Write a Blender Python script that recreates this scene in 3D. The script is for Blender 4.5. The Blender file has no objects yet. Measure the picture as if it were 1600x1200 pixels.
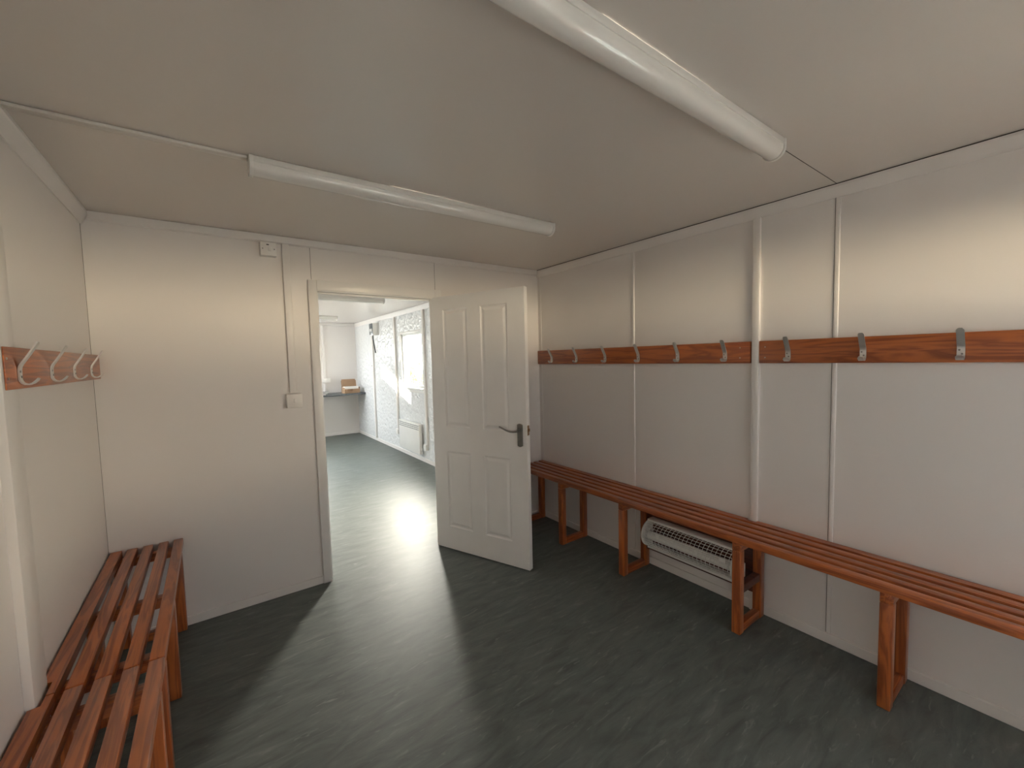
import bpy, bmesh, math, random
from mathutils import Vector, Matrix
random.seed(7)
S = bpy.context.scene
C = S.collection
PI = math.pi

# ------------------------------------------------------------------ sizes (metres)
W, H = 2.99, 2.30            # cabin width, ceiling height
YP = 0.06                    # partition thickness (front face at y = 0)
YE, YN = 6.01, -4.60         # end wall of far room, near wall of changing room
WT = 0.065                    # outer wall thickness

# ------------------------------------------------------------------ helpers
def bm_new():
    return bmesh.new()

def bx(bm, x0, x1, y0, y1, z0, z1, bev=0.0, seg=2):
    vs = [bm.verts.new(p) for p in ((x0,y0,z0),(x1,y0,z0),(x1,y1,z0),(x0,y1,z0),(x0,y0,z1),(x1,y0,z1),(x1,y1,z1),(x0,y1,z1))]
    fs = [bm.faces.new([vs[i] for i in f]) for f in ((3,2,1,0),(4,5,6,7),(0,1,5,4),(1,2,6,5),(2,3,7,6),(3,0,4,7))]
    if bev > 0:
        es = list({e for f in fs for e in f.edges})
        bmesh.ops.bevel(bm, geom=es, offset=bev, segments=seg, profile=0.5, affect='EDGES')
    return bm

def prism(bm, pts, a0, a1, axis='y'):
    """extrude a closed 2D outline along an axis; pts are the other two coordinates in order"""
    def P(u, v, a):
        return {'x': (a,u,v), 'y': (u,a,v), 'z': (u,v,a)}[axis]
    A = [bm.verts.new(P(u,v,a0)) for u,v in pts]
    B = [bm.verts.new(P(u,v,a1)) for u,v in pts]
    n = len(pts)
    for i in range(n):
        j = (i+1) % n
        bm.faces.new((A[i],A[j],B[j],B[i]))
    bm.faces.new(A[::-1]); bm.faces.new(B)
    bmesh.ops.recalc_face_normals(bm, faces=bm.faces[:])
    return bm

def cyl(bm, c, r, h, axis='z', n=20, r2=None):
    r2 = r if r2 is None else r2
    rot = {'z': Matrix(), 'x': Matrix.Rotation(PI/2,4,'Y'), 'y': Matrix.Rotation(-PI/2,4,'X')}[axis]
    bmesh.ops.create_cone(bm, cap_ends=True, segments=n, radius1=r, radius2=r2, depth=h, matrix=Matrix.Translation(c) @ rot)
    return bm

def tube(bm, pts, r, n=8, closed=False):
    pts = [Vector(p) for p in pts]
    rings = []
    m = len(pts)
    for i, p in enumerate(pts):
        a = pts[i-1] if (i > 0 or closed) else pts[i]
        b = pts[(i+1) % m] if (i < m-1 or closed) else pts[i]
        t = (b-a).normalized()
        up = Vector((0,0,1)) if abs(t.z) < 0.9 else Vector((0,1,0))
        s = t.cross(up).normalized(); q = s.cross(t).normalized()
        rr = r[i] if isinstance(r, (list,tuple)) else r
        rings.append([bm.verts.new(p + rr*(math.cos(2*PI*k/n)*s + math.sin(2*PI*k/n)*q)) for k in range(n)])
    L = m if closed else m-1
    for i in range(L):
        A, B = rings[i], rings[(i+1) % m]
        for k in range(n):
            bm.faces.new((A[k],A[(k+1)%n],B[(k+1)%n],B[k]))
    if not closed:
        bm.faces.new(rings[0][::-1]); bm.faces.new(rings[-1])
    bmesh.ops.recalc_face_normals(bm, faces=bm.faces[:])
    return bm

def obj(name, bm, mat, parent=None, smooth=False):
    me = bpy.data.meshes.new(name)
    bm.to_mesh(me); bm.free()
    if mat: me.materials.append(mat)
    if smooth:
        for p in me.polygons: p.use_smooth = True
        try: me.set_sharp_from_angle(angle=math.radians(35))
        except Exception: pass
    o = bpy.data.objects.new(name, me); C.objects.link(o)
    if parent: o.parent = parent
    return o

def tag(o, label, cat, group=None, kind=None):
    o['label'] = label; o['category'] = cat
    if group: o['group'] = group
    if kind: o['kind'] = kind
    return o

def thing(name, label, cat, loc=(0,0,0), rz=0.0, group=None, kind=None):
    o = bpy.data.objects.new(name, None); C.objects.link(o)
    o.empty_display_size = 0.1
    o.location = loc; o.rotation_euler = (0,0,rz)
    return tag(o, label, cat, group, kind)

def part_empty(name, parent, loc=(0,0,0)):
    o = bpy.data.objects.new(name, None); C.objects.link(o)
    o.empty_display_size = 0.05
    o.parent = parent; o.location = loc
    return o

def struct(name, bm, mat, label, cat, smooth=False):
    o = obj(name, bm, mat, None, smooth)
    return tag(o, label, cat, kind='structure')

def copy_tree(o, parent=None):
    c = o.copy(); C.objects.link(c)
    if parent: c.parent = parent
    for ch in list(o.children): copy_tree(ch, c)
    return c

# ------------------------------------------------------------------ materials
def mat_new(name):
    m = bpy.data.materials.new(name); m.use_nodes = True
    nt = m.node_tree
    return m, nt, nt.nodes['Principled BSDF']

def N(nt, t, **kw):
    n = nt.nodes.new(t)
    for k, v in kw.items():
        if k.startswith('i_'):
            n.inputs[k[2:].replace('_',' ')].default_value = v
        else: setattr(n, k, v)
    return n

def coords(nt, scale=(1,1,1), rot=(0,0,0), use='Object'):
    tc = N(nt, 'ShaderNodeTexCoord'); mp = N(nt, 'ShaderNodeMapping')
    mp.inputs['Scale'].default_value = scale; mp.inputs['Rotation'].default_value = rot
    nt.links.new(tc.outputs[use], mp.inputs['Vector'])
    return mp

def ramp(nt, stops):
    r = N(nt, 'ShaderNodeValToRGB')
    el = r.color_ramp.elements
    while len(el) < len(stops): el.new(0.5)
    for e, (p, c) in zip(el, stops):
        e.position = p; e.color = (*c, 1)
    return r

def plain(name, col, rough=0.5, metal=0.0, noise=0.06, nscale=6.0, bump=0.0, bscale=60.0, spec=0.5, coat=0.0):
    m, nt, b = mat_new(name)
    mp = coords(nt)
    nz = N(nt, 'ShaderNodeTexNoise', i_Scale=nscale, i_Detail=4.0)
    nt.links.new(mp.outputs[0], nz.inputs['Vector'])
    lo = tuple(c*(1-noise) for c in col); hi = tuple(min(1, c*(1+noise)) for c in col)
    r = ramp(nt, [(0.3, lo), (0.7, hi)])
    nt.links.new(nz.outputs['Fac'], r.inputs['Fac'])
    nt.links.new(r.outputs['Color'], b.inputs['Base Color'])
    b.inputs['Roughness'].default_value = rough; b.inputs['Metallic'].default_value = metal
    b.inputs['Specular IOR Level'].default_value = spec; b.inputs['Coat Weight'].default_value = coat
    if bump > 0:
        n2 = N(nt, 'ShaderNodeTexNoise', i_Scale=bscale, i_Detail=3.0)
        nt.links.new(mp.outputs[0], n2.inputs['Vector'])
        bp = N(nt, 'ShaderNodeBump', i_Strength=bump, i_Distance=0.002)
        nt.links.new(n2.outputs['Fac'], bp.inputs['Height'])
        nt.links.new(bp.outputs['Normal'], b.inputs['Normal'])
    return m

def wood(name, axis='y', c0=(0.26,0.064,0.018), c1=(0.46,0.128,0.030), c2=(0.36,0.098,0.027), rough=0.32):
    """varnished red pine, grain running along one axis"""
    m, nt, b = mat_new(name)
    sc = {'x': (1.6,26,26), 'y': (26,1.6,26), 'z': (26,26,1.6)}[axis]
    tc = N(nt, 'ShaderNodeTexCoord'); oi = N(nt, 'ShaderNodeObjectInfo')
    add = N(nt, 'ShaderNodeVectorMath', operation='ADD')
    mul = N(nt, 'ShaderNodeVectorMath', operation='SCALE'); mul.inputs['Scale'].default_value = 9.0
    comb = N(nt, 'ShaderNodeCombineXYZ')
    for k in range(3): nt.links.new(oi.outputs['Random'], comb.inputs[k])
    nt.links.new(comb.outputs[0], mul.inputs[0])
    nt.links.new(tc.outputs['Object'], add.inputs[0]); nt.links.new(mul.outputs[0], add.inputs[1])
    mp = N(nt, 'ShaderNodeMapping'); mp.inputs['Scale'].default_value = sc
    nt.links.new(add.outputs[0], mp.inputs['Vector'])
    n1 = N(nt, 'ShaderNodeTexNoise', i_Scale=1.0, i_Detail=5.0, i_Distortion=1.2)
    nt.links.new(mp.outputs[0], n1.inputs['Vector'])
    wv = N(nt, 'ShaderNodeMath', operation='MULTIPLY'); wv.inputs[1].default_value = 26.0
    nt.links.new(n1.outputs['Fac'], wv.inputs[0])
    sn = N(nt, 'ShaderNodeMath', operation='SINE'); nt.links.new(wv.outputs[0], sn.inputs[0])
    mr = N(nt, 'ShaderNodeMapRange'); mr.inputs['From Min'].default_value = -1
    nt.links.new(sn.outputs[0], mr.inputs['Value'])
    r = ramp(nt, [(0.0, c0), (0.45, c2), (1.0, c1)])
    nt.links.new(mr.outputs[0], r.inputs['Fac'])
    # broad tone drift and a per-piece tone
    n2 = N(nt, 'ShaderNodeTexNoise', i_Scale=0.35, i_Detail=2.0)
    nt.links.new(mp.outputs[0], n2.inputs['Vector'])
    hv = N(nt, 'ShaderNodeHueSaturation'); hv.inputs['Saturation'].default_value = 1.0
    a1 = N(nt, 'ShaderNodeMapRange'); a1.inputs['To Min'].default_value = 0.70; a1.inputs['To Max'].default_value = 1.25
    nt.links.new(n2.outputs['Fac'], a1.inputs['Value'])
    nt.links.new(a1.outputs[0], hv.inputs['Value']); nt.links.new(r.outputs['Color'], hv.inputs['Color'])
    nt.links.new(hv.outputs['Color'], b.inputs['Base Color'])
    # knots: a few dark ovals
    b.inputs['Roughness'].default_value = rough
    b.inputs['Coat Weight'].default_value = 0.35; b.inputs['Coat Roughness'].default_value = 0.22
    bp = N(nt, 'ShaderNodeBump', i_Strength=0.12, i_Distance=0.001)
    nt.links.new(mr.outputs[0], bp.inputs['Height']); nt.links.new(bp.outputs['Normal'], b.inputs['Normal'])
    return m

def stucco(name, col, rough=0.34, strength=0.5, scale=26.0, dist=0.004, coat=0.0):
    """white painted sheet with an embossed dimple pattern"""
    m, nt, b = mat_new(name)
    mp = coords(nt)
    n1 = N(nt, 'ShaderNodeTexNoise', i_Scale=scale, i_Detail=1.5, i_Distortion=0.4)
    nt.links.new(mp.outputs[0], n1.inputs['Vector'])
    bp = N(nt, 'ShaderNodeBump', i_Strength=strength, i_Distance=dist)
    nt.links.new(n1.outputs['Fac'], bp.inputs['Height']); nt.links.new(bp.outputs['Normal'], b.inputs['Normal'])
    b.inputs['Coat Weight'].default_value = coat; b.inputs['Coat Roughness'].default_value = 0.25
    nt.links.new(bp.outputs['Normal'], b.inputs['Coat Normal'])
    b.inputs['Base Color'].default_value = (*col,1); b.inputs['Roughness'].default_value = rough
    return m

WALLC = (0.79, 0.757, 0.735)
M = {}
M['wall'] = stucco('painted_wall_panel', WALLC, rough=0.42, strength=0.10, scale=30)
M['wall_emb'] = stucco('embossed_wall_panel', (0.775,0.785,0.79), rough=0.34, strength=0.8, scale=15, dist=0.030, coat=0.5)
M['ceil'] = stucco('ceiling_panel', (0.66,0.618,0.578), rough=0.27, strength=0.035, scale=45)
M['trim'] = plain('white_plastic_trim', (0.80,0.77,0.745), 0.38, noise=0.02)
M['trim_dull'] = plain('off_white_trunking', (0.69,0.655,0.62), 0.42, noise=0.02)
M['paint'] = plain('white_gloss_paint', (0.82,0.80,0.78), 0.30, noise=0.02, bump=0.03, bscale=80)
M['gap'] = plain('dark_joint_line', (0.06,0.05,0.045), 0.8, noise=0.1)
M['enamel_lamp'] = plain('lamp_enamel', (0.74,0.72,0.69), 0.3, noise=0.02)
M['plas'] = plain('white_plastic', (0.83,0.81,0.78), 0.30, noise=0.02)
M['alu'] = plain('brushed_aluminium', (0.74,0.73,0.71), 0.36, metal=0.82, noise=0.05, nscale=30, bump=0.05)
M['steel'] = plain('screw_steel', (0.60,0.58,0.55), 0.30, metal=1.0, noise=0.05)
M['hole'] = plain('dark_recess', (0.02,0.018,0.016), 0.7)
M['gunm'] = plain('grey_metal_handle', (0.26,0.26,0.25), 0.36, metal=0.85, noise=0.08, nscale=20)
M['brass'] = plain('bronze_latch', (0.36,0.23,0.13), 0.35, metal=0.9)
M['enamel'] = plain('white_enamel', (0.84,0.83,0.80), 0.28, noise=0.02)
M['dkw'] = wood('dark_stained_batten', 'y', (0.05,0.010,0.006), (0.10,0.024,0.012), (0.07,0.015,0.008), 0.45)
M['wood_y'] = wood('varnished_pine_along', 'y')
M['wood_z'] = wood('varnished_pine_upright', 'z')
M['wood_x'] = wood('varnished_pine_across', 'x')
M['card'] = plain('brown_cardboard', (0.33,0.21,0.13), 0.85, noise=0.10, nscale=14)
M['paper'] = plain('white_paper', (0.85,0.84,0.80), 0.8, noise=0.03)
M['worktop'] = plain('dark_grey_worktop', (0.075,0.085,0.095), 0.35, noise=0.3, nscale=60)
M['darkgrey'] = plain('dark_grey_plastic', (0.10,0.11,0.12), 0.35)
M['black'] = plain('black_cable', (0.02,0.02,0.02), 0.5)
M['diff'] = plain('opal_diffuser', (0.74,0.72,0.69), 0.16, noise=0.01, coat=0.5)
M['pvc'] = plain('white_window_frame', (0.83,0.82,0.80), 0.28, noise=0.02)

def glass_pane():
    m, nt, b = mat_new('window_glass')
    nt.nodes.remove(b)
    out = nt.nodes['Material Output']
    tr = N(nt, 'ShaderNodeBsdfTransparent'); gl = N(nt, 'ShaderNodeBsdfGlossy')
    tr.inputs['Color'].default_value = (0.97,0.98,0.97,1); gl.inputs['Roughness'].default_value = 0.03
    fr = N(nt, 'ShaderNodeFresnel'); fr.inputs['IOR'].default_value = 1.45
    mx = N(nt, 'ShaderNodeMixShader')
    ge = N(nt, 'ShaderNodeNewGeometry'); iv = N(nt, 'ShaderNodeMath', operation='SUBTRACT'); iv.inputs[0].default_value = 1.0
    nt.links.new(ge.outputs['Backfacing'], iv.inputs[1])
    fm = N(nt, 'ShaderNodeMath', operation='MULTIPLY')
    nt.links.new(fr.outputs[0], fm.inputs[0]); nt.links.new(iv.outputs[0], fm.inputs[1])
    nt.links.new(fm.outputs[0], mx.inputs['Fac']); nt.links.new(tr.outputs[0], mx.inputs[1]); nt.links.new(gl.outputs[0], mx.inputs[2])
    nt.links.new(mx.outputs[0], out.inputs['Surface'])
    return m
M['glass'] = glass_pane()

def floor_mat():
    m, nt, b = mat_new('marbled_vinyl_floor')
    mp = coords(nt, scale=(2.2,9.0,1), rot=(0,0,math.radians(-14)))
    n1 = N(nt, 'ShaderNodeTexNoise', i_Scale=2.2, i_Detail=6.0, i_Roughness=0.62, i_Distortion=0.6)
    nt.links.new(mp.outputs[0], n1.inputs['Vector'])
    r = ramp(nt, [(0.22,(0.062,0.074,0.070)), (0.45,(0.104,0.119,0.112)), (0.62,(0.134,0.150,0.140)), (0.80,(0.23,0.244,0.228))])
    nt.links.new(n1.outputs['Fac'], r.inputs['Fac'])
    mp2 = coords(nt, scale=(3.4,17.0,1), rot=(0,0,math.radians(-20)))
    n2 = N(nt, 'ShaderNodeTexNoise', i_Scale=2.6, i_Detail=5.0, i_Roughness=0.55, i_Distortion=1.0)
    nt.links.new(mp2.outputs[0], n2.inputs['Vector'])
    r2 = ramp(nt, [(0.61,(0,0,0)), (0.72,(1,1,1))])
    nt.links.new(n2.outputs['Fac'], r2.inputs['Fac'])
    mx = N(nt, 'ShaderNodeMix', data_type='RGBA', blend_type='MIX')
    f = N(nt, 'ShaderNodeMath', operation='MULTIPLY'); f.inputs[1].default_value = 0.40
    nt.links.new(r2.outputs['Color'], f.inputs[0]); nt.links.new(f.outputs[0], mx.inputs[0])
    nt.links.new(r.outputs['Color'], mx.inputs[6]); mx.inputs[7].default_value = (0.30,0.32,0.295,1)
    nt.links.new(mx.outputs[2], b.inputs['Base Color'])
    rr = N(nt, 'ShaderNodeMapRange'); rr.inputs['To Min'].default_value = 0.40; rr.inputs['To Max'].default_value = 0.54
    nt.links.new(n1.outputs['Fac'], rr.inputs['Value']); nt.links.new(rr.outputs[0], b.inputs['Roughness'])
    b.inputs['Specular IOR Level'].default_value = 0.30
    bp = N(nt, 'ShaderNodeBump', i_Strength=0.08, i_Distance=0.002)
    nt.links.new(n1.outputs['Fac'], bp.inputs['Height']); nt.links.new(bp.outputs['Normal'], b.inputs['Normal'])
    return m
M['floor'] = floor_mat()

def leaf_mat(name, c0, c1):
    m, nt, b = mat_new(name)
    mp = coords(nt)
    n1 = N(nt, 'ShaderNodeTexNoise', i_Scale=7.0, i_Detail=3.0); nt.links.new(mp.outputs[0], n1.inputs['Vector'])
    r = ramp(nt, [(0.3,c0),(0.7,c1)]); nt.links.new(n1.outputs['Fac'], r.inputs['Fac'])
    nt.links.new(r.outputs['Color'], b.inputs['Base Color']); b.inputs['Roughness'].default_value = 0.6
    return m
M['leaf'] = leaf_mat('shrub_leaves', (0.10,0.14,0.03), (0.30,0.34,0.10))
M['ground'] = plain('rough_turf', (0.080,0.078,0.066), 0.95, noise=0.3, nscale=3)
M['bark'] = plain('bark', (0.14,0.10,0.07), 0.9, noise=0.3, nscale=12)

# ------------------------------------------------------------------ room shell
def wall_holes(bm, axis, a0, a1, t0, t1, holes, z0=0.0, z1=H+0.08):
    """wall running along 'axis' from a0 to a1, thickness t0..t1, rectangular holes (h0,h1,zb,zt)"""
    def B(u0,u1,zb,zt):
        if u1-u0 < 1e-4 or zt-zb < 1e-4: return
        if axis == 'x': bx(bm, u0,u1, t0,t1, zb,zt)
        else: bx(bm, t0,t1, u0,u1, zb,zt)
    cur = a0
    for h0,h1,zb,zt in sorted(holes):
        B(cur,h0,z0,z1); B(h0,h1,z0,zb); B(h0,h1,zt,z1); cur = h1
    B(cur,a1,z0,z1)
    return bm

WIN = {  # name: (wall, u0,u1,z0,z1)
    'window_1': ('right', 2.635, 3.44, 1.09, 1.92),
    'unseen_window_2': ('end', 1.50, 2.24, 1.63, 1.94),  # out of view, placed and sized to throw the sun patch
    'unseen_window_5': ('left', 4.5, 5.7, 1.50, 2.06),  # out of view, added to brighten the far room with cool daylight
    'unseen_window_3': ('right', -4.40, -3.60, 0.72, 1.50),  # out of view, added and set low to fill the partition with daylight
    'unseen_window_4': ('near', 1.40, 2.60, 1.60, 2.04),  # out of view, added for the warm glow along the right wall
}
def holes_for(w, lo=-99, hi=99): return [v[1:] for v in WIN.values() if v[0] == w and lo <= v[1] < hi]

struct('floor', bx(bm_new(), -WT, W+WT, YN-WT, YE+WT, -0.08, 0.0), M['floor'], 'grey green marbled vinyl floor running through both rooms', 'floor')
ceil = struct('ceiling', bx(bm_new(), -WT, W+WT, YN-WT, YE+WT, H, H+0.08), M['ceil'], 'off white panelled ceiling over both rooms', 'ceiling')
def cj(x0,x1,y0,y1):
    obj('joint', bx(bm_new(), x0,x1,y0,y1,H-0.0006,H+0.001), M['gap'], ceil)
cj(2.285, 2.99, -2.2805, -2.2775)
for y in (-3.48,): cj(0,2.99,y-.0015,y+.0015)

wl = struct('wall_left', wall_holes(bm_new(), 'y', YN, YE, -WT, 0.0, holes_for('left')), M['wall'], 'white panelled left wall behind the left bench', 'wall')
wr = struct('wall_right', wall_holes(bm_new(), 'y', YN, YP, W, W+WT, holes_for('right', hi=0)), M['wall'], 'white panelled right wall behind the long bench', 'wall')
wr2 = struct('wall_right_far', wall_holes(bm_new(), 'y', YP, YE, W, W+WT, holes_for('right', lo=0)), M['wall_emb'], 'white embossed wall with window in the room through the doorway', 'wall')
we = struct('wall_end', wall_holes(bm_new(), 'x', -WT, W+WT, YE, YE+WT, holes_for('end')), M['wall'], 'white end wall above the grey shelf through the doorway', 'wall')
wn = struct('wall_near', wall_holes(bm_new(), 'x', -WT, W+WT, YN-WT, YN, holes_for('near')), M['wall'], 'white end wall of the changing room', 'wall')
DX0, DX1, DZ = 1.070, 1.945, 1.995
wp = struct('wall_partition', wall_holes(bm_new(), 'x', 0, W, 0.0, YP, [(DX0,DX1,0.0,DZ)]), M['wall'], 'white partition wall around the doorway', 'wall')

# joints on the walls: raised cover strips and dark hairlines
def strip(parent, x0,x1,y0,y1,z0,z1, mat='trim', bev=0.003):
    return obj('cover_strip' if mat != 'gap' else 'joint', bx(bm_new(), x0,x1,y0,y1,z0,z1,bev), M[mat], parent, smooth=bev>0)
ZT, ZB = 2.24, 0.05
def rjoint(y):
    prism_pts = [(W+.001, y-.011),(W-.005,y-.008),(W-.006,y),(W-.005,y+.008),(W+.001,y+.011)]
    obj('cover_strip', prism(bm_new(), prism_pts, ZB, ZT, 'z'), M['trim'], wr)
rjoint(-1.077); rjoint(-2.283); rjoint(-3.48)
strip(wr, W-.0015, W+.001, -2.2730,-2.2714, ZB, ZT, 'gap', 0)
strip(wr, W-.004, W+.001, -0.046, -0.030, ZB, ZT)
strip(wl, -.001, 0.0012, -1.1345,-1.1300, ZB, ZT, 'gap', 0)
strip(wl, -.001, 0.0012, -0.0118,-0.0108, ZB, ZT, 'gap', 0)
strip(wp, 1.0605,1.0625, -.0010,.001, 2.05, 2.255, 'gap', 0)
strip(wp, 1.9475,1.9495, -.0010,.001, 2.05, 2.255, 'gap', 0)

# cornices, skirting
def cove(name, pts, a0, a1, axis, label):
    return struct(name, prism(bm_new(), pts, a0, a1, axis), M['trim'], label, 'trim')
cove('trim_left', [(0,H),(0,2.232),(0.006,2.232),(0.010,2.244),(0.026,2.278),(0.030,2.284),(0.030,H-.0015)], YN, 0, 'y', 'white cornice strip along the top of the left wall')
cove('trim_right', [(W,H),(W,2.238),(W-.006,2.238),(W-.010,2.246),(W-.022,2.284),(W-.022,H-.003)], YN, 0, 'y', 'white cornice strip along the top of the right wall')
cove('trim_partition', [(0,H),(0,2.254),(-.016,2.254),(-.022,2.260),(-.022,H-.0015)], 0.030, W-.022, 'x', 'white cornice strip above the doorway wall')
cove('trim_far_right', [(W,H),(W,2.225),(W-.006,2.225),(W-.022,2.285),(W-.022,H-.002)], YP, YE, 'y', 'white cornice strip above the window through the doorway')
cove('trim_end', [(YE,H),(YE,2.245),(YE-.018,2.25),(YE-.018,H-.002)], 0, W-.022, 'x', 'white cornice strip on the end wall through the doorway')
gp = [struct('trim_dark_line', bx(bm_new(), W-.0226, W-.018, YN, 0, H-.0045, H-.0005), M['gap'], 'thin dark line between the right cornice and the ceiling', 'trim')]  # dark strip along the joint of cornice and ceiling
def base(name, x0,x1,y0,y1,label,h=.052):
    return struct(name, bx(bm_new(), x0,x1,y0,y1,0.0,h,.003), M['trim'], label, 'skirting')
base('baseboard_left', 0,.012, YN,-.012, 'white skirting under the left bench')
base('baseboard_right', W-.012,W, YN,-.012, 'white skirting under the long right bench')
base('baseboard_partition', .012,1.040, -.012,0, 'white skirting left of the doorway')
base('baseboard_partition_right', 1.998,W-.012, -.012,0, 'white skirting behind the open door')
base('baseboard_far_right', W-.012,W, YP,YE-.012, 'white skirting under the panel heater through the doorway', .056)
base('baseboard_end', 0,W-.012, YE-.012,YE, 'white skirting under the grey shelf through the doorway', .056)

# ------------------------------------------------------------------ door frame and door leaf
fr = thing('trim_door_frame', 'white painted door frame around the open doorway', 'door frame', kind='structure')
def frp(name, *a, mat='paint', bev=.003): return obj(name, bx(bm_new(), *a, bev), M[mat], fr, smooth=True)
frp('jamb', 1.070,1.092, -.012, YP+.012, 0, 1.975)
frp('jamb', 1.927,1.948, -.012, YP+.012, 0, 1.975)
frp('head', 1.070,1.948, -.012, YP+.012, 1.975, 1.996)
frp('architrave', 1.036,1.088, -.020, 0, 0, 2.046)
frp('architrave', 1.936,1.992, -.020, 0, 0, 2.046)
frp('architrave', 1.088,1.936, -.020, 0, 1.982, 2.046)
frp('architrave', 1.036,1.088, YP, YP+.018, 0, 2.046)
frp('architrave', 1.936,1.992, YP, YP+.018, 0, 2.046)
frp('architrave', 1.088,1.936, YP, YP+.018, 1.982, 2.046)
frp('door_stop', 1.092,1.104, .030, .052, 0, 1.975, bev=.002)
frp('door_stop', 1.104,1.927, .030, .052, 1.963, 1.975, bev=.002)
obj('strike_plate', bx(bm_new(), 1.0915,1.0935, -.006,.022, .955,1.035,.0008), M['steel'], fr)

ANG = math.atan2(-.9248, .3805)
HINGE = (1.9050, 0.0165)
door = thing('door_1', 'white four panel door standing open into the changing room', 'door', (HINGE[0],HINGE[1],0), ANG, kind='structure')
LW, LT = 0.852, 0.040
def door_leaf():
    bm = bm_new()
    z0, z1 = 0.008, 1.984
    pan = [(.128,.360),( .482,.712)]
    zz = [(.188,.790),(.985,1.884)]
    us = sorted({0.0,LW,*[u for p in pan for u in p]}); zs = sorted({z0,z1,*[z for p in zz for z in p]})
    V = {}
    def v(u,y,z):
        k = (round(u,5),round(y,5),round(z,5))
        if k not in V: V[k] = bm.verts.new((u,y,z))
        return V[k]
    for side in (0,1):
        Y = 0.0 if side == 0 else LT
        s = 1 if side == 0 else -1
        def quad(a,b,c,d):
            bm.faces.new((a,b,c,d) if side == 0 else (d,c,b,a))
        for i in range(len(us)-1):
            for j in range(len(zs)-1):
                u0,u1,w0,w1 = us[i],us[i+1],zs[j],zs[j+1]
                if (u0,u1) in pan and (w0,w1) in zz:
                    # moulded recess: outer bead down, valley, raised field
                    prof = [(0,0),(.006,.0055),(.012,.0075),(.018,.0070),(.034,.0015),(.038,.0010)]
                    rings = []
                    for ins,dp in prof:
                        y = Y + s*dp
                        rings.append([v(u0+ins,y,w0+ins),v(u1-ins,y,w0+ins),v(u1-ins,y,w1-ins),v(u0+ins,y,w1-ins)])
                    for a,b in zip(rings, rings[1:]):
                        for k in range(4):
                            quad(a[k],a[(k+1)%4],b[(k+1)%4],b[k])
                    quad(*rings[-1])
                else:
                    quad(v(u0,Y,w0),v(u1,Y,w0),v(u1,Y,w1),v(u0,Y,w1))
    # edges
    for i in range(len(us)-1):
        bm.faces.new((v(us[i],0,z1),v(us[i+1],0,z1),v(us[i+1],LT,z1),v(us[i],LT,z1)))
        bm.faces.new((v(us[i],LT,z0),v(us[i+1],LT,z0),v(us[i+1],0,z0),v(us[i],0,z0)))
    for j in range(len(zs)-1):
        bm.faces.new((v(LW,0,zs[j]),v(LW,LT,zs[j]),v(LW,LT,zs[j+1]),v(LW,0,zs[j+1])))
        bm.faces.new((v(0,LT,zs[j]),v(0,0,zs[j]),v(0,0,zs[j+1]),v(0,LT,zs[j+1])))
    bmesh.ops.recalc_face_normals(bm, faces=bm.faces[:])
    return bm
obj('leaf', door_leaf(), M['paint'], door)
def plate_bm(sgn, y):
    bm = bm_new()
    u0,u1,z0,z1 = .779,.819,.886,1.046
    pts = [(u0,z0+.006)] + [(u0+(u1-u0)*t, z0+.006-.008*math.sin(PI*t)) for t in (.25,.5,.75)] + [(u1,z0+.006),(u1,z1-.006)] + [(u1-(u1-u0)*t, z1-.006+.008*math.sin(PI*t)) for t in (.25,.5,.75)] + [(u0,z1-.006)]
    return prism(bm, pts, y, y+sgn*.009, 'y')
for sgn, y in ((-1, 0.0),(1, LT)):
    hd = obj('handle', plate_bm(sgn, y), M['gunm'], door, smooth=True)
    hd['label'] = 'grey metal lever handle on a long backplate'
    lv = bm_new()
    cyl(lv, (.799, y+sgn*.022, 1.002), .0095, .036, 'y', 16)
    pts = []
    for k in range(15):
        t = k/14
        u = .799 - .148*t
        z = 1.000 + .010*math.sin(PI*1.35*t+.0)*(-1 if t < .55 else -1) + .012*t
        pts.append((u, y+sgn*(.040+.004*math.sin(PI*t)), z))
    rr = [.0088 - .0030*(k/14) for k in range(15)]
    tube(lv, pts, rr, 10)
    obj('lever', lv, M['gunm'], hd, smooth=True)
lt = bm_new(); bx(lt, LW-.0005, LW+.0012, .008,.032,.965,1.035,.0006); bx(lt, LW, LW+.011, .013,.027,.992,1.014,.003)
o = obj('latch', lt, M['brass'], door, smooth=True); o['label'] = 'bronze latch on the door edge'
for z in (.22,.99,1.76):
    hb = bm_new(); cyl(hb, (-.004, LT+.002, z), .006, .09, 'z', 12)
    obj('hinge', hb, M['steel'], door, smooth=True)

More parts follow.
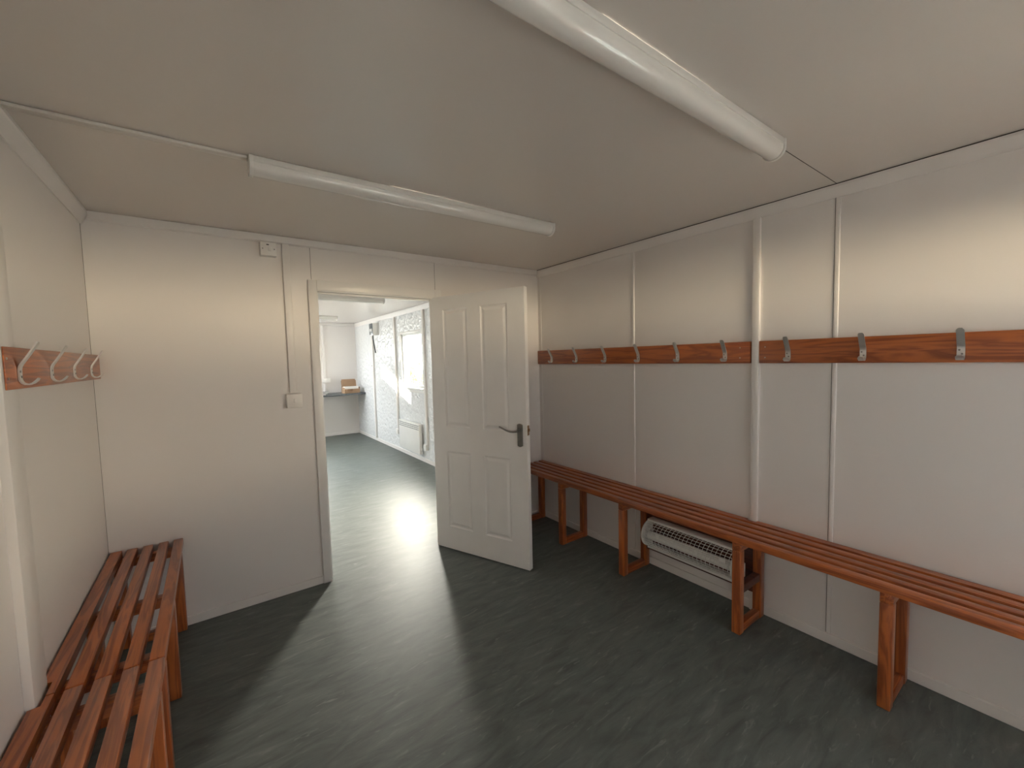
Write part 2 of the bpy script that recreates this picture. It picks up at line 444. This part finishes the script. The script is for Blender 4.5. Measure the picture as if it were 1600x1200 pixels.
# ------------------------------------------------------------------ windows
def window(name, label):
    wall,u0,u1,z0,z1 = WIN[name]
    w = thing(name, label, 'window', kind='structure')
    def B(name_, ua,ub,da,db,za,zb,mat='pvc',bev=.003):
        # d measured outward from the inner wall face
        bm = bm_new()
        if wall == 'right': bx(bm, W+da,W+db, ua,ub, za,zb, bev)
        elif wall == 'left': bx(bm, -db,-da, ua,ub, za,zb, bev)
        elif wall == 'end': bx(bm, ua,ub, YE+da,YE+db, za,zb, bev)
        else: bx(bm, ua,ub, YN-db,YN-da, za,zb, bev)
        return obj(name_, bm, M[mat], w, smooth=bev>0)
    f = .036
    B('frame', u0,u0+f, .012,.060, z0,z1); B('frame', u1-f,u1, .012,.060, z0,z1)
    B('frame', u0+f,u1-f, .012,.060, z0,z0+f); B('frame', u0+f,u1-f, .012,.060, z1-f,z1)
    if u1-u0 > 1.0:
        m = (u0+u1)/2; B('mullion', m-.025,m+.025,.014,.058,z0+f,z1-f)
        B('pane', u0+f-.004,m-.021,.036,.040,z0+f-.004,z1-f+.004,'glass',0)
        B('pane', m+.021,u1-f+.004,.036,.040,z0+f-.004,z1-f+.004,'glass',0)
    else:
        B('pane', u0+f-.004,u1-f+.004,.036,.040,z0+f-.004,z1-f+.004,'glass',0)
    # inner surround and sill
    B('surround', u0-.035,u0+.002,-.012,.002,z0-.03,z1+.035); B('surround', u1-.002,u1+.035,-.012,.002,z0-.03,z1+.035)
    B('surround', u0,u1,-.012,.002,z1-.002,z1+.035)
    B('sill', u0-.045,u1+.045,-.035,.014,z0-.034,z0)
    B('sill', u0-.030,u1+.030,-.014,.002,z0-.075,z0-.034)
    return w
window('window_1', 'bright white framed window in the embossed wall through the doorway')
window('unseen_window_2', 'unseen white framed window in the end wall, sized for the sun patch')
window('unseen_window_5', 'unseen two light window added in the left wall of the far room')
window('unseen_window_4', 'unseen two light window added in the near wall of the changing room')
window('unseen_window_3', 'unseen window added in the right wall of the changing room')

# ------------------------------------------------------------------ slatted benches
SLX = [(.002,.046),(.066,.110),(.132,.175),(.199,.241),(.263,.305)]   # slat spans measured from the wall
def make_bench(label, side, y_far, y_near, frames, ztop, group=None, notch=None):
    """side: +1 stands against the left wall (depth grows with x), -1 against the right wall"""
    x_wall = 0.006 if side > 0 else W-.006
    root = thing('bench', label, 'bench', (x_wall, y_far, 0), 0, group)
    L = y_far - y_near
    T = .036
    X = lambda d: side*d
    def bxs(bm, d0,d1,y0,y1,z0,z1,bev):
        a,b = sorted((X(d0),X(d1))); return bx(bm,a,b,y0,y1,z0,z1,bev)
    for i,(d0,d1) in enumerate(SLX):
        if i == 0 and notch:
            ya,yb = notch[0]-y_far, notch[1]-y_far      # ya > yb, notch cut for the wall post
            dn = notch[2]
            pts = [(d0,0),(d1,0),(d1,-L),(d0,-L)]
            out = [(d0,0)]
            if ya < 0: out += [(d0,ya),(dn,ya-.004)]
            else: out = [(dn,0)]
            if yb > -L: out += [(dn,yb+.003),(d0,yb),(d0,-L)]
            else: out += [(dn,-L)]
            out += [(d1,-L),(d1,0)]
            bm = prism(bm_new(), [(X(a),b) for a,b in out], ztop-T, ztop, 'z')
        else:
            bm = bxs(bm_new(), d0,d1,-L,0,ztop-T,ztop,.0045)
        obj('slat', bm, M['wood_y'], root, smooth=True)
    P = .045
    for k,yf in enumerate(frames):
        fe = part_empty('leg_frame', root, (0, yf-y_far, 0))
        zt = ztop-T
        obj('front_post', bxs(bm_new(), .252,.252+P,-P/2,P/2,0,zt-.045,.004), M['wood_z'], fe, smooth=True)
        obj('back_post', bxs(bm_new(), .014,.014+P,-P/2,P/2,0,zt-.045,.004), M['wood_z'], fe, smooth=True)
        obj('top_rail', bxs(bm_new(), .014,.297,-P/2,P/2,zt-.045,zt,.004), M['wood_x'], fe, smooth=True)
        obj('bottom_rail', bxs(bm_new(), .014+P,.252,-P/2+.004,P/2-.004,.0,.045,.004), M['wood_x'], fe, smooth=True)
    return root
b1 = make_bench('short slatted pine bench in the left corner, meeting the sunlit bench', 1, -.006, -1.204, (-.036,-.635,-1.106), .52, 'slatted pine benches', (-1.133,-1.25,.027))
b2 = make_bench('slatted pine bench with warm sunlight on its slats, nearest on the left', 1, -1.209, -3.2, (-1.282,-2.2,-3.15), .52, 'slatted pine benches', (-1.19,-1.256,.027))
b3 = make_bench('long slatted pine bench against the right wall, above the tubular heater', -1, -.025, -4.2, (-.050,-.590,-1.198,-1.962,-2.566,-3.2,-3.9), .535, 'slatted pine benches', (-1.885,-1.94,.022))
# heater carrier inside the long bench
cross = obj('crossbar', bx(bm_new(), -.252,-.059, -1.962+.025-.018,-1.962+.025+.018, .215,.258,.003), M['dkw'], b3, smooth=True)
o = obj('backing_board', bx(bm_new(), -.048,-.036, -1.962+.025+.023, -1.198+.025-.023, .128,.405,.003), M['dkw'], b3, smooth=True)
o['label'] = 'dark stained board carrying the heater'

# ------------------------------------------------------------------ tubular heater with wire guard
ht = thing('tube_heater', 'white tubular heater in a wire guard under the long bench', 'heater', (2.895,-1.575,.274))
hy = .300
R_ = .081
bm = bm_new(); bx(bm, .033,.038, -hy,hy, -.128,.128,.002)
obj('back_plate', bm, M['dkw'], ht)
tb = bm_new(); cyl(tb, (-.020,0,-.008), .029, 2*hy-.03, 'y', 28)
obj('heating_tube', tb, M['enamel'], ht, smooth=True)
def arc(k, n, r=R_):
    a = PI/2 + PI*k/n
    return (r*math.cos(a)*1.0 + .0, r*math.sin(a))
for s in (-1,1):
    pts = [arc(k,20,.090) for k in range(21)] + [(.034,-.090),(.034,.090)]
    obj('end_cap', prism(bm_new(), pts, s*hy-.004, s*hy+.004, 'y'), M['enamel'], ht, smooth=True)
for zc in (.094,-.094):
    bm = bm_new(); bx(bm, -.024,.036, -hy,hy, zc-.008,zc+.008,.003)
    obj('flange', bm, M['enamel'], ht, smooth=True)
gd = bm_new()
for k in range(1,12):
    x,z = arc(k,12); tube(gd, [(x,-hy,z),(x,hy,z)], .0019, 6)
nw = 22
for i in range(nw):
    y = -hy+.02 + (2*hy-.04)*i/(nw-1)
    tube(gd, [(arc(k,16)[0],y,arc(k,16)[1]) for k in range(17)], .0019, 6)
obj('wire_guard', gd, M['enamel'], ht, smooth=True)
bm = bm_new(); bx(bm, -.078,-.070, -hy+.035,-hy+.075, .020,.048,.001)
o = obj('badge', bm, M['plas'], ht); o['label'] = 'small white plate on the guard'
o = obj('connection_box', bx(bm_new(), -.085,-.025,-hy-.052,-hy-.005,-.035,.045,.004), M['plas'], ht, smooth=True)
o['label'] = 'white connection box on the heater end'

# ------------------------------------------------------------------ coat rails with hooks
def hook_bm(w=.0235, t=.0042):
    # side profile (out from board, height from rail centre): upper arm, plate, lower curl
    c = [(.046,.079),(.043,.072),(.024,.038),(.0085,.012),(.0050,.004),(.0035,-.004),(.0030,-.020),(.0030,-.032),(.0040,-.038),(.0075,-.0445),(.0135,-.0485),(.0215,-.0490),(.0300,-.0450),(.0370,-.0380),(.0410,-.0310)]
    n = len(c); out = []; inn = []
    for i,(d,z) in enumerate(c):
        a = c[max(0,i-1)]; b = c[min(n-1,i+1)]
        tx,tz = b[0]-a[0], b[1]-a[1]; l = math.hypot(tx,tz); nx,nz = -tz/l, tx/l
        out.append((d+nx*t/2, z+nz*t/2)); inn.append((d-nx*t/2, z-nz*t/2))
    bm = bm_new()
    def ring(y): return [[bm.verts.new((d,y,z)) for d,z in out],[bm.verts.new((d,y,z)) for d,z in inn]]
    ws = [(-w/2),(w/2)]
    A = ring(ws[0]); B = ring(ws[1])
    # rounded tips: pull the corner vertices of both tips in
    for R in (A,B):
        for q in (0,1):
            for e in (0,-1): R[q][e].co.y *= .55
    for i in range(n-1):
        bm.faces.new((A[0][i],A[0][i+1],B[0][i+1],B[0][i]))
        bm.faces.new((A[1][i+1],A[1][i],B[1][i],B[1][i+1]))
        bm.faces.new((A[0][i+1],A[0][i],A[1][i],A[1][i+1]))
        bm.faces.new((B[0][i],B[0][i+1],B[1][i+1],B[1][i]))
    bm.faces.new((A[0][0],B[0][0],B[1][0],A[1][0])); bm.faces.new((A[0][-1],A[1][-1],B[1][-1],B[0][-1]))
    bmesh.ops.recalc_face_normals(bm, faces=bm.faces[:])
    return bm
proto_hook = None
def screw_bm(): 
    b = bm_new(); cyl(b, (0,0,0), .0036, .0018, 'x', 12); return b
def coat_rail(label, side, y_far, y_near, hooks, zc=1.503, screws=(), relief=None):
    global proto_hook
    x = .0065 if side > 0 else W
    root = thing('coat_rail', label, 'coat rail', (x, y_far, zc), 0 if side > 0 else PI, 'pine coat rails with metal hooks')
    # local +x points into the room; local y flips for the right wall
    sy = 1 if side > 0 else -1
    a,b = sorted((0, sy*(y_near-y_far)))
    if relief is None:
        bm = bx(bm_new(), 0,.021, a,b, -.0615,.0615,.004)
    else:      # back of the board cut away where it passes over the wall post
        q = sy*(relief-y_far)
        bm = prism(bm_new(), [(0,b),(0,q),(.0172,q),(.0172,a),(.021,a),(.021,b)], -.0615,.0615,'z')
        bmesh.ops.bevel(bm, geom=bm.edges[:], offset=.0012, segments=2, profile=.5, affect='EDGES')
    obj('board', bm, M['wood_y'], root, smooth=True)
    for yh in hooks:
        if proto_hook is None:
            h = obj('hook', hook_bm(), M['alu'], root, smooth=True)
            h['label'] = 'flat aluminium coat hook'
            for dy,dz in ((-.0045,-.010),(.0035,-.026)):
                s = obj('screw', screw_bm(), M['gunm'], h); s.location = (.0057,dy,dz)
            proto_hook = h
        else:
            h = copy_tree(proto_hook, root)
        h.location = (.021, sy*(yh-y_far), 0)
    for ys in screws:
        for dz in (.028,-.030):
            s = obj('screw', screw_bm(), M['steel'], root); s.location = (.0215, sy*(ys-y_far), dz)
    return root
coat_rail('short pine coat rail with four hooks on the left wall', 1, -.004, -1.240, (-.217,-.527,-.834,-1.145), 1.508, (-1.226,), relief=-1.131)
coat_rail('pine coat rail with six hooks nearest the door', -1, -.006, -1.894, (-.205,-.515,-.826,-1.135,-1.444,-1.753), 1.501, (-1.838,))
coat_rail('pine coat rail on the right wall, on the camera side of the white post', -1, -1.940, -3.85, (-2.086,-2.398,-2.712,-3.02,-3.34,-3.66), 1.501, (-1.972,))

# ------------------------------------------------------------------ posts and cable trunking
def trunk(label, x0,x1,y0,y1,z0,z1, cat='trunking', name='cable_trunking', bev=.004, mat='trim'):
    t = obj(name, bx(bm_new(), x0,x1,y0,y1,z0,z1,bev), M[mat], None, smooth=True)
    return tag(t, label, cat)
trunk('square white wall post between the two right coat rails', W-.022,W, -1.939,-1.901, .0,2.24, 'post', 'wall_post')
trunk('white wall post behind the end of the left coat rail, notched into the bench', 0,.023, -1.252,-1.136, .0,2.235, 'post', 'corner_post', .004)
trunk('white cable trunking from ceiling cornice down to the light switch', .897,.938, -.022,0, 1.312,2.256)
trunk('white cable trunking on the ceiling feeding the farther strip light', .030,.652, -1.104,-1.070, H-.012,H, mat='trim_dull')

# switches on the partition wall
sw = thing('fused_switch', 'white fused switch high on the wall under the cornice', 'switch', (.821,0,2.206))
obj('back_box', bx(bm_new(), -.043,.043,-.040,0,-.040,.040,.003), M['plas'], sw, smooth=True)
pl = obj('face_plate', bx(bm_new(), -.043,.043,-.048,-.040,-.040,.040,.003), M['plas'], sw, smooth=True)
obj('rocker', bx(bm_new(), -.002,.017,-.053,-.047,-.012,.012,.002), M['plas'], sw, smooth=True)
obj('fuse_slot', bx(bm_new(), -.010,.003,-.0495,-.047,.022,.028,0), M['hole'], sw)
for s in (-1,1):
    b = bm_new(); cyl(b, (s*.031,-.048,0), .0035,.003,'y',12); obj('screw', b, M['gunm'], sw)
sw2 = thing('light_switch', 'white light switch at the foot of the wall trunking', 'switch', (.918,0,1.262))
obj('back_box', bx(bm_new(), -.045,.045,-.038,0,-.045,.045,.004), M['plas'], sw2, smooth=True)
obj('face_plate', bx(bm_new(), -.045,.045,-.046,-.038,-.045,.045,.003), M['plas'], sw2, smooth=True)
obj('rocker', bx(bm_new(), -.006,.008,-.051,-.045,-.010,.013,.002), M['plas'], sw2, smooth=True)

# ------------------------------------------------------------------ strip lights
def strip_light(label, x0, x1, y, group):
    L = x1-x0
    r = thing('strip_light', label, 'strip light', (x0, y, H), 0, group)
    hw, hh, dd = .040, .024, .038
    obj('housing', bx(bm_new(), .012,L-.012,-hw,hw,-hh,-.001,.003), M['enamel_lamp'], r, smooth=True)
    pts = [(-hw+.003,-hh)] + [(-(hw-.004)*math.cos(a), -hh-.004-dd*math.sin(a)) for a in [PI*k/16 for k in range(17)]] + [(hw-.003,-hh)]
    obj('diffuser', prism(bm_new(), pts, .014, L-.014, 'x'), M['diff'], r, smooth=True)
    for x in (0, L-.014):
        pe = [(-hw-.001,-.001),(-hw-.001,-hh-.004)] + [(-(hw+.001)*math.cos(a), -hh-.004-(dd+.003)*math.sin(a)) for a in [PI*k/16 for k in range(17)]] + [(hw+.001,-hh-.004),(hw+.001,-.001)]
        obj('end_cap', prism(bm_new(), pe, x, x+.014, 'x'), M['enamel_lamp'], r, smooth=True)
    return r
strip_light('unlit white strip light on the ceiling in front of the doorway', .655, 2.205, -1.082, 'fluorescent strip lights')
strip_light('unlit white strip light running off the top of the picture', .730, 2.290, -2.282, 'fluorescent strip lights')
strip_light('nearer strip light seen through the top of the doorway', .78, 2.335, 2.285, 'fluorescent strip lights')
strip_light('farther strip light seen through the top of the doorway', .78, 2.335, 4.72, 'fluorescent strip lights')

# ------------------------------------------------------------------ far room fittings
trunk('white trunking running from the distribution box to the floor', W-.030,W, 4.82,4.88, .056,1.97)
trunk('white trunking left of the window through the doorway', W-.030,W, 3.655,3.70, .375,2.22)
trunk('white trunking right of the window through the doorway', W-.030,W, 2.52,2.57, .28,2.22)
trunk('white trunking down the end wall to the shelf socket', 2.335,2.375, YE-.02,YE, .885,2.245)
def socket(label, c, axis, w=.043, h=.043):
    s = thing('socket_outlet', label, 'socket', c)
    if axis == 'x':
        obj('back_box', bx(bm_new(), -.036,0,-w,w,-h,h,.003), M['plas'], s, smooth=True)
        obj('face_plate', bx(bm_new(), -.044,-.036,-w,w,-h,h,.003), M['plas'], s, smooth=True)
        obj('rocker', bx(bm_new(), -.048,-.043,-.010,.010,-.005,.020,.001), M['plas'], s, smooth=True)
    else:
        obj('back_box', bx(bm_new(), -w,w,-.036,0,-h,h,.003), M['plas'], s, smooth=True)
        obj('face_plate', bx(bm_new(), -w,w,-.044,-.036,-h,h,.003), M['plas'], s, smooth=True)
        obj('rocker', bx(bm_new(), -.010,.010,-.048,-.043,-.005,.020,.001), M['plas'], s, smooth=True)
    return s
socket('white socket at the foot of the trunking left of the window', (W,3.685,.332), 'x')
socket('white heater connection at the foot of the trunking right of the window', (W,2.585,.235), 'x')
socket('white double socket above the grey shelf', (2.375,YE,1.14), 'y', .073, .043)

cu = thing('distribution_box', 'white electrical distribution box high on the wall through the doorway', 'fuse box', (W,4.60,2.085))
obj('enclosure', bx(bm_new(), -.105,0,-.100,.100,-.108,.108,.005), M['plas'], cu, smooth=True)
o = obj('cover', bx(bm_new(), -.112,-.105,-.092,.096,-.098,.100,.004), M['darkgrey'], cu, smooth=True); o['label'] = 'dark grey front cover'
for i in range(4):
    obj('breaker', bx(bm_new(), -.119,-.111,-.062+.030*i,-.038+.030*i,-.045,.005,.002), M['plas'], cu, smooth=True)
cb = tube(bm_new(), [(W-.06,4.66,1.98),(W-.058,4.665,1.92),(W-.05,4.66,1.84),(W-.03,4.68,1.74),(W-.012,4.70,1.66)], .010, 8)
tag(obj('supply_cord', cb, M['black'], None, smooth=True), 'black cable hanging below the distribution box', 'cable')
td = bm_new(); cyl(td, (W-.010,4.92,1.42), .035,.020,'x',20); 
dt = tag(obj('wall_sensor', td, M['plas'], None, smooth=True), 'small round white wall fitting left of the trunking below the distribution box', 'sensor')
b = bm_new(); cyl(b, (W-.022,4.92,1.42), .012,.006,'x',14); obj('button', b, M['darkgrey'], dt, smooth=True)

ph = thing('wall_mounted_heater', 'white wall mounted panel heater under the window through the doorway', 'heater', (W,3.115,.335))
obj('body', bx(bm_new(), -.068,-.018,-.405,.405,-.225,.225,.006), M['enamel'], ph, smooth=True)
obj('bracket', bx(bm_new(), -.019,0,-.30,.30,-.10,.10,0), M['enamel'], ph)
g = bm_new()
for r_ in range(3):
    for i in range(22):
        y = -.385+.035*i; z = .135+.027*r_
        bx(g, -.0690,-.0675, y,y+.024, z,z+.012)
o = obj('grille', g, M['darkgrey'], ph); o['label'] = 'rows of outlet slots along the heater top'
hc = tube(bm_new(), [(W-.040,2.712,.20),(W-.045,2.69,.17),(W-.045,2.66,.19),(W-.044,2.63,.225)], .005, 8)
tag(obj('heater_cable', hc, M['plas'], None, smooth=True), 'short white cable from panel heater to its wall connection', 'cable')

sh = thing('wall_shelf', 'dark grey worktop shelf along the end wall through the doorway', 'shelf', (0,0,0))
obj('worktop', bx(bm_new(), .60,W-.001, 5.46,YE-.001, .848,.886,.005), M['worktop'], sh, smooth=True)
for x in (2.22,1.2):
    obj('bracket', bx(bm_new(), x,x+.03,5.60,YE-.001,.79,.848,.003), M['plas'], sh, smooth=True)

bxo = thing('cardboard_box', 'open brown cardboard box with white papers on the grey shelf', 'box', (2.745,5.62,.886), math.radians(3))
bm = bm_new()
t = .004; w2, d2, hh = .150, .105, .115
bx(bm,-w2,w2,-d2,d2,0,t); bx(bm,-w2,-w2+t,-d2,d2,t,hh); bx(bm,w2-t,w2,-d2,d2,t,hh); bx(bm,-w2+t,w2-t,d2-t,d2,t,hh); bx(bm,-w2+t,w2-t,-d2,-d2+t,t,hh*.72)
obj('carton', bm, M['card'], bxo)
bm = bm_new(); bx(bm, -w2+.004,w2-.004,-.002,.002,0,.135,.0008)
lid = obj('lid', bm, M['card'], bxo); lid.location = (0,d2-.002,hh); lid.rotation_euler = (math.radians(-10),0,0)
bm = bm_new(); bx(bm, -w2+.016,w2-.016,-.0015,.0015,.135,.158,.0006)
l2 = obj('tuck_flap', bm, M['card'], lid)
bm = bm_new(); bx(bm, -w2+.012,w2-.022,-.09,.06,.03,.128,.004)
pp = obj('papers', bm, M['paper'], bxo, smooth=True); pp['label'] = 'white papers standing in the box'
bm = bm_new(); bx(bm, -w2+.03,-.02,-.002,.002,0,.050,.0008)
fl = obj('front_flap', bm, M['card'], bxo); fl.location = (0.02,-d2-.001,.045); fl.rotation_euler = (math.radians(35),0,0)
# papers beside it
cols = [('pink_cover',(0.55,0.42,0.46)),('white_cover',(0.8,0.8,0.78)),('dark_cover',(0.07,0.07,0.09)),('grey_cover',(0.45,0.45,0.47)),('dark_cover',(0.09,0.08,0.10))]
lab = ['pink magazine at the bottom of the pile on the grey shelf','white magazine second from the bottom of the shelf pile','dark magazine in the middle of the shelf pile','grey magazine second from the top of the shelf pile','dark magazine on top of the shelf pile']
z = .886
for i,(n_,c_) in enumerate(cols):
    m_ = plain(n_, c_, 0.45, noise=.15, nscale=20)
    hgt = .012 if i < 4 else .010
    o = thing('magazine', lab[i], 'magazine', (2.165+.006*((i*7)%5-2), 5.60+.006*((i*3)%4-2), z), math.radians((-8,6,-14,10,22)[i]), 'magazines on the grey shelf')
    obj('pages', bx(bm_new(), -.103,.103,-.146,.146,.001,hgt-.001), M['paper'], o)
    cv = bm_new(); bx(cv, -.105,.105,-.148,.148,0,.001); bx(cv, -.105,.105,-.148,.148,hgt-.001,hgt); bx(cv,-.106,-.105,-.148,.148,0,hgt)
    obj('cover', cv, m_, o)
    z += hgt + .0005

# ------------------------------------------------------------------ outside
struct('ground', bx(bm_new(), W+WT+.02,60,-40,70,-.55,-.45), M['ground'], 'rough green ground outside the window', 'ground')
def shrub(label, x, y, h, r, seed):
    rnd = random.Random(seed)
    t = thing('shrub', label, 'shrub', (x,y,-.45), 0, 'shrubs outside the window')
    stem = bm_new()
    for k in range(6):
        a = rnd.uniform(0,2*PI); q = rnd.uniform(.2,.7)*r
        tube(stem, [(0,0,0),(q*.4*math.cos(a),q*.4*math.sin(a),h*.4),(q*math.cos(a),q*math.sin(a),h*.85)], [.035,.025,.01], 6)
    obj('stem', stem, M['bark'], t)
    bm = bm_new()
    for k in range(900):
        zz_ = rnd.uniform(.05,1); rr = r*math.sqrt(rnd.random())*(math.sin(PI*min(1,zz_*.8+.15)))
        a = rnd.uniform(0,2*PI)
        c = Vector((rr*math.cos(a), rr*math.sin(a), h*zz_))
        d = Vector((rnd.gauss(0,1),rnd.gauss(0,1),rnd.gauss(.4,1))).normalized()
        s = d.cross(Vector((rnd.gauss(0,1),rnd.gauss(0,1),rnd.gauss(0,1)))).normalized()
        l = rnd.uniform(.05,.11)
        up = d.cross(s)*.012
        p = [c, c+d*l*.5+s*l*.28+up, c+d*l, c+d*l*.5-s*l*.28+up]
        bm.faces.new([bm.verts.new(v) for v in p])
    obj('foliage', bm, M['leaf'], t)
shrub('taller yellow green shrub outside the window', 5.25, 8.55, 1.75, .34, 1)
shrub('lower yellow green shrub outside the window', 6.05, 9.5, 1.45, .30, 2)
def post(label, x, y, h):
    p = thing('timber_post', label, 'post', (x,y,-.45))
    obj('shaft', bx(bm_new(), -.05,.05,-.05,.05,0,h,.008), M['bark'], p, smooth=True)
    obj('cap', bx(bm_new(), -.06,.06,-.06,.06,h,h+.03,.006), M['bark'], p, smooth=True)
post('timber post beside the shrubs outside the window', 5.62, 8.9, 1.85)

# ------------------------------------------------------------------ light
GLOW_AZ, GLOW_EL = math.radians(31), math.radians(28)      # added sky glow beyond the far window for the doorway spill, not the sun
GLOW_DIR = Vector((math.sin(GLOW_AZ)*math.cos(GLOW_EL), math.cos(GLOW_AZ)*math.cos(GLOW_EL), math.sin(GLOW_EL)))
world = bpy.data.worlds.new('sky'); S.world = world; world.use_nodes = True
nt = world.node_tree; bg = nt.nodes['Background']
tc = N(nt, 'ShaderNodeTexCoord'); sx = N(nt, 'ShaderNodeSeparateXYZ')
nt.links.new(tc.outputs['Generated'], sx.inputs[0])
mr = N(nt, 'ShaderNodeMapRange'); mr.inputs['From Min'].default_value = -1
nt.links.new(sx.outputs['Z'], mr.inputs['Value'])
sky = ramp(nt, [(0.0,(.05,.048,.045)),(0.40,(.07,.063,.055)),(0.468,(.16,.135,.105)),(0.486,(4.1,3.3,2.2)),(0.513,(4.1,3.3,2.25)),(0.535,(1.05,.9,.74)),(0.56,(.36,.365,.38)),(0.66,(.23,.245,.285)),(1.0,(.12,.15,.21))])
nt.links.new(mr.outputs[0], sky.inputs['Fac'])
sky2 = ramp(nt, [(0.0,(.9,.9,.88)),(0.47,(1.4,1.43,1.42)),(0.50,(1.35,1.40,1.42)),(0.58,(1.75,1.84,1.92)),(0.70,(3.3,3.5,3.7)),(1.0,(2.2,2.4,2.7))])
nt.links.new(mr.outputs[0], sky2.inputs['Fac'])
fy = N(nt, 'ShaderNodeMapRange', interpolation_type='SMOOTHSTEP'); fy.inputs['From Min'].default_value = -0.75; fy.inputs['From Max'].default_value = -0.25
nt.links.new(sx.outputs['Y'], fy.inputs['Value'])
smx = N(nt, 'ShaderNodeMix', data_type='RGBA'); nt.links.new(fy.outputs[0], smx.inputs[0])
nt.links.new(sky.outputs['Color'], smx.inputs[6]); nt.links.new(sky2.outputs['Color'], smx.inputs[7])
dt_ = N(nt, 'ShaderNodeVectorMath', operation='DOT_PRODUCT'); dt_.inputs[1].default_value = GLOW_DIR
nrm = N(nt, 'ShaderNodeVectorMath', operation='NORMALIZE'); nt.links.new(tc.outputs['Generated'], nrm.inputs[0])
nt.links.new(nrm.outputs[0], dt_.inputs[0])
mxm = N(nt, 'ShaderNodeMath', operation='MAXIMUM'); mxm.inputs[1].default_value = 0.0; nt.links.new(dt_.outputs['Value'], mxm.inputs[0])
pw = N(nt, 'ShaderNodeMath', operation='POWER'); pw.inputs[1].default_value = 18.0; nt.links.new(mxm.outputs[0], pw.inputs[0])
glow = N(nt, 'ShaderNodeVectorMath', operation='SCALE'); glow.inputs[0].default_value = (14.0,12.7,10.6); nt.links.new(pw.outputs[0], glow.inputs['Scale'])
ad = N(nt, 'ShaderNodeVectorMath', operation='ADD'); nt.links.new(smx.outputs[2], ad.inputs[0]); nt.links.new(glow.outputs[0], ad.inputs[1])
nt.links.new(ad.outputs[0], bg.inputs['Color'])
bg.inputs['Strength'].default_value = 16.0

def sun(energy, d, ang, col):
    l = bpy.data.lights.new('sun','SUN'); l.energy = energy; l.angle = math.radians(ang); l.color = col
    o = bpy.data.objects.new('sun', l); C.objects.link(o)
    o.rotation_euler = Vector(d).to_track_quat('-Z','Y').to_euler()
    return o
az, el = math.radians(-26.6), math.radians(14.5)
sun(160.0, (-math.sin(az)*math.cos(el), -math.cos(az)*math.cos(el), -math.sin(el)), 0.8, (1.0,.90,.74))
def portal(name):
    wall,u0,u1,z0,z1 = WIN[name]
    l = bpy.data.lights.new('sky_portal','AREA'); l.shape = 'RECTANGLE'; l.size = u1-u0; l.size_y = z1-z0
    l.cycles.is_portal = True
    o = bpy.data.objects.new('sky_portal', l); C.objects.link(o)
    m = (u0+u1)/2; zc = (z0+z1)/2
    if wall == 'right': o.location = (W+WT+.005,m,zc); d = (-1,0,0)
    elif wall == 'left': o.location = (-WT-.005,m,zc); d = (1,0,0)
    elif wall == 'end': o.location = (m,YE+WT+.005,zc); d = (0,-1,0)
    else: o.location = (m,YN-WT-.005,zc); d = (0,1,0)
    o.rotation_euler = {(-1,0,0): (PI/2,0,PI/2), (1,0,0): (PI/2,0,-PI/2), (0,-1,0): (PI/2,0,PI), (0,1,0): (PI/2,0,0)}[d]
    chk = o.rotation_euler.to_matrix() @ Vector((0,0,-1)); assert (chk-Vector(d)).length < 1e-4, (d, chk)
for n_ in WIN: portal(n_)

# ------------------------------------------------------------------ camera
cam = bpy.data.cameras.new('camera'); co = bpy.data.objects.new('camera', cam); C.objects.link(co)
cx, cy, cz, yaw, pitch, roll, fpx = 0.4913, -3.0136, 1.5025, 0.6260, -0.0624, -0.0245, 650.08
f = Vector((math.sin(yaw)*math.cos(pitch), math.cos(yaw)*math.cos(pitch), math.sin(pitch)))
r = Vector((math.cos(yaw), -math.sin(yaw), 0)); u = r.cross(f)
r2 = math.cos(roll)*r + math.sin(roll)*u; u2 = -math.sin(roll)*r + math.cos(roll)*u
mw = Matrix((( r2.x,u2.x,-f.x,cx),(r2.y,u2.y,-f.y,cy),(r2.z,u2.z,-f.z,cz),(0,0,0,1)))
co.matrix_world = mw
cam.sensor_width = 36.0; cam.sensor_fit = 'HORIZONTAL'; cam.lens = fpx/1600*36.0
cam.clip_start = 0.02
S.camera = co

S.view_settings.view_transform = 'Standard'; S.view_settings.look = 'None'
S.view_settings.gamma = 1.0; S.view_settings.use_curve_mapping = False
S.view_settings.exposure = 0.20
S.cycles.max_bounces = 14; S.cycles.diffuse_bounces = 8; S.cycles.glossy_bounces = 6
S.cycles.transparent_max_bounces = 16
S.cycles.sample_clamp_indirect = 12.0
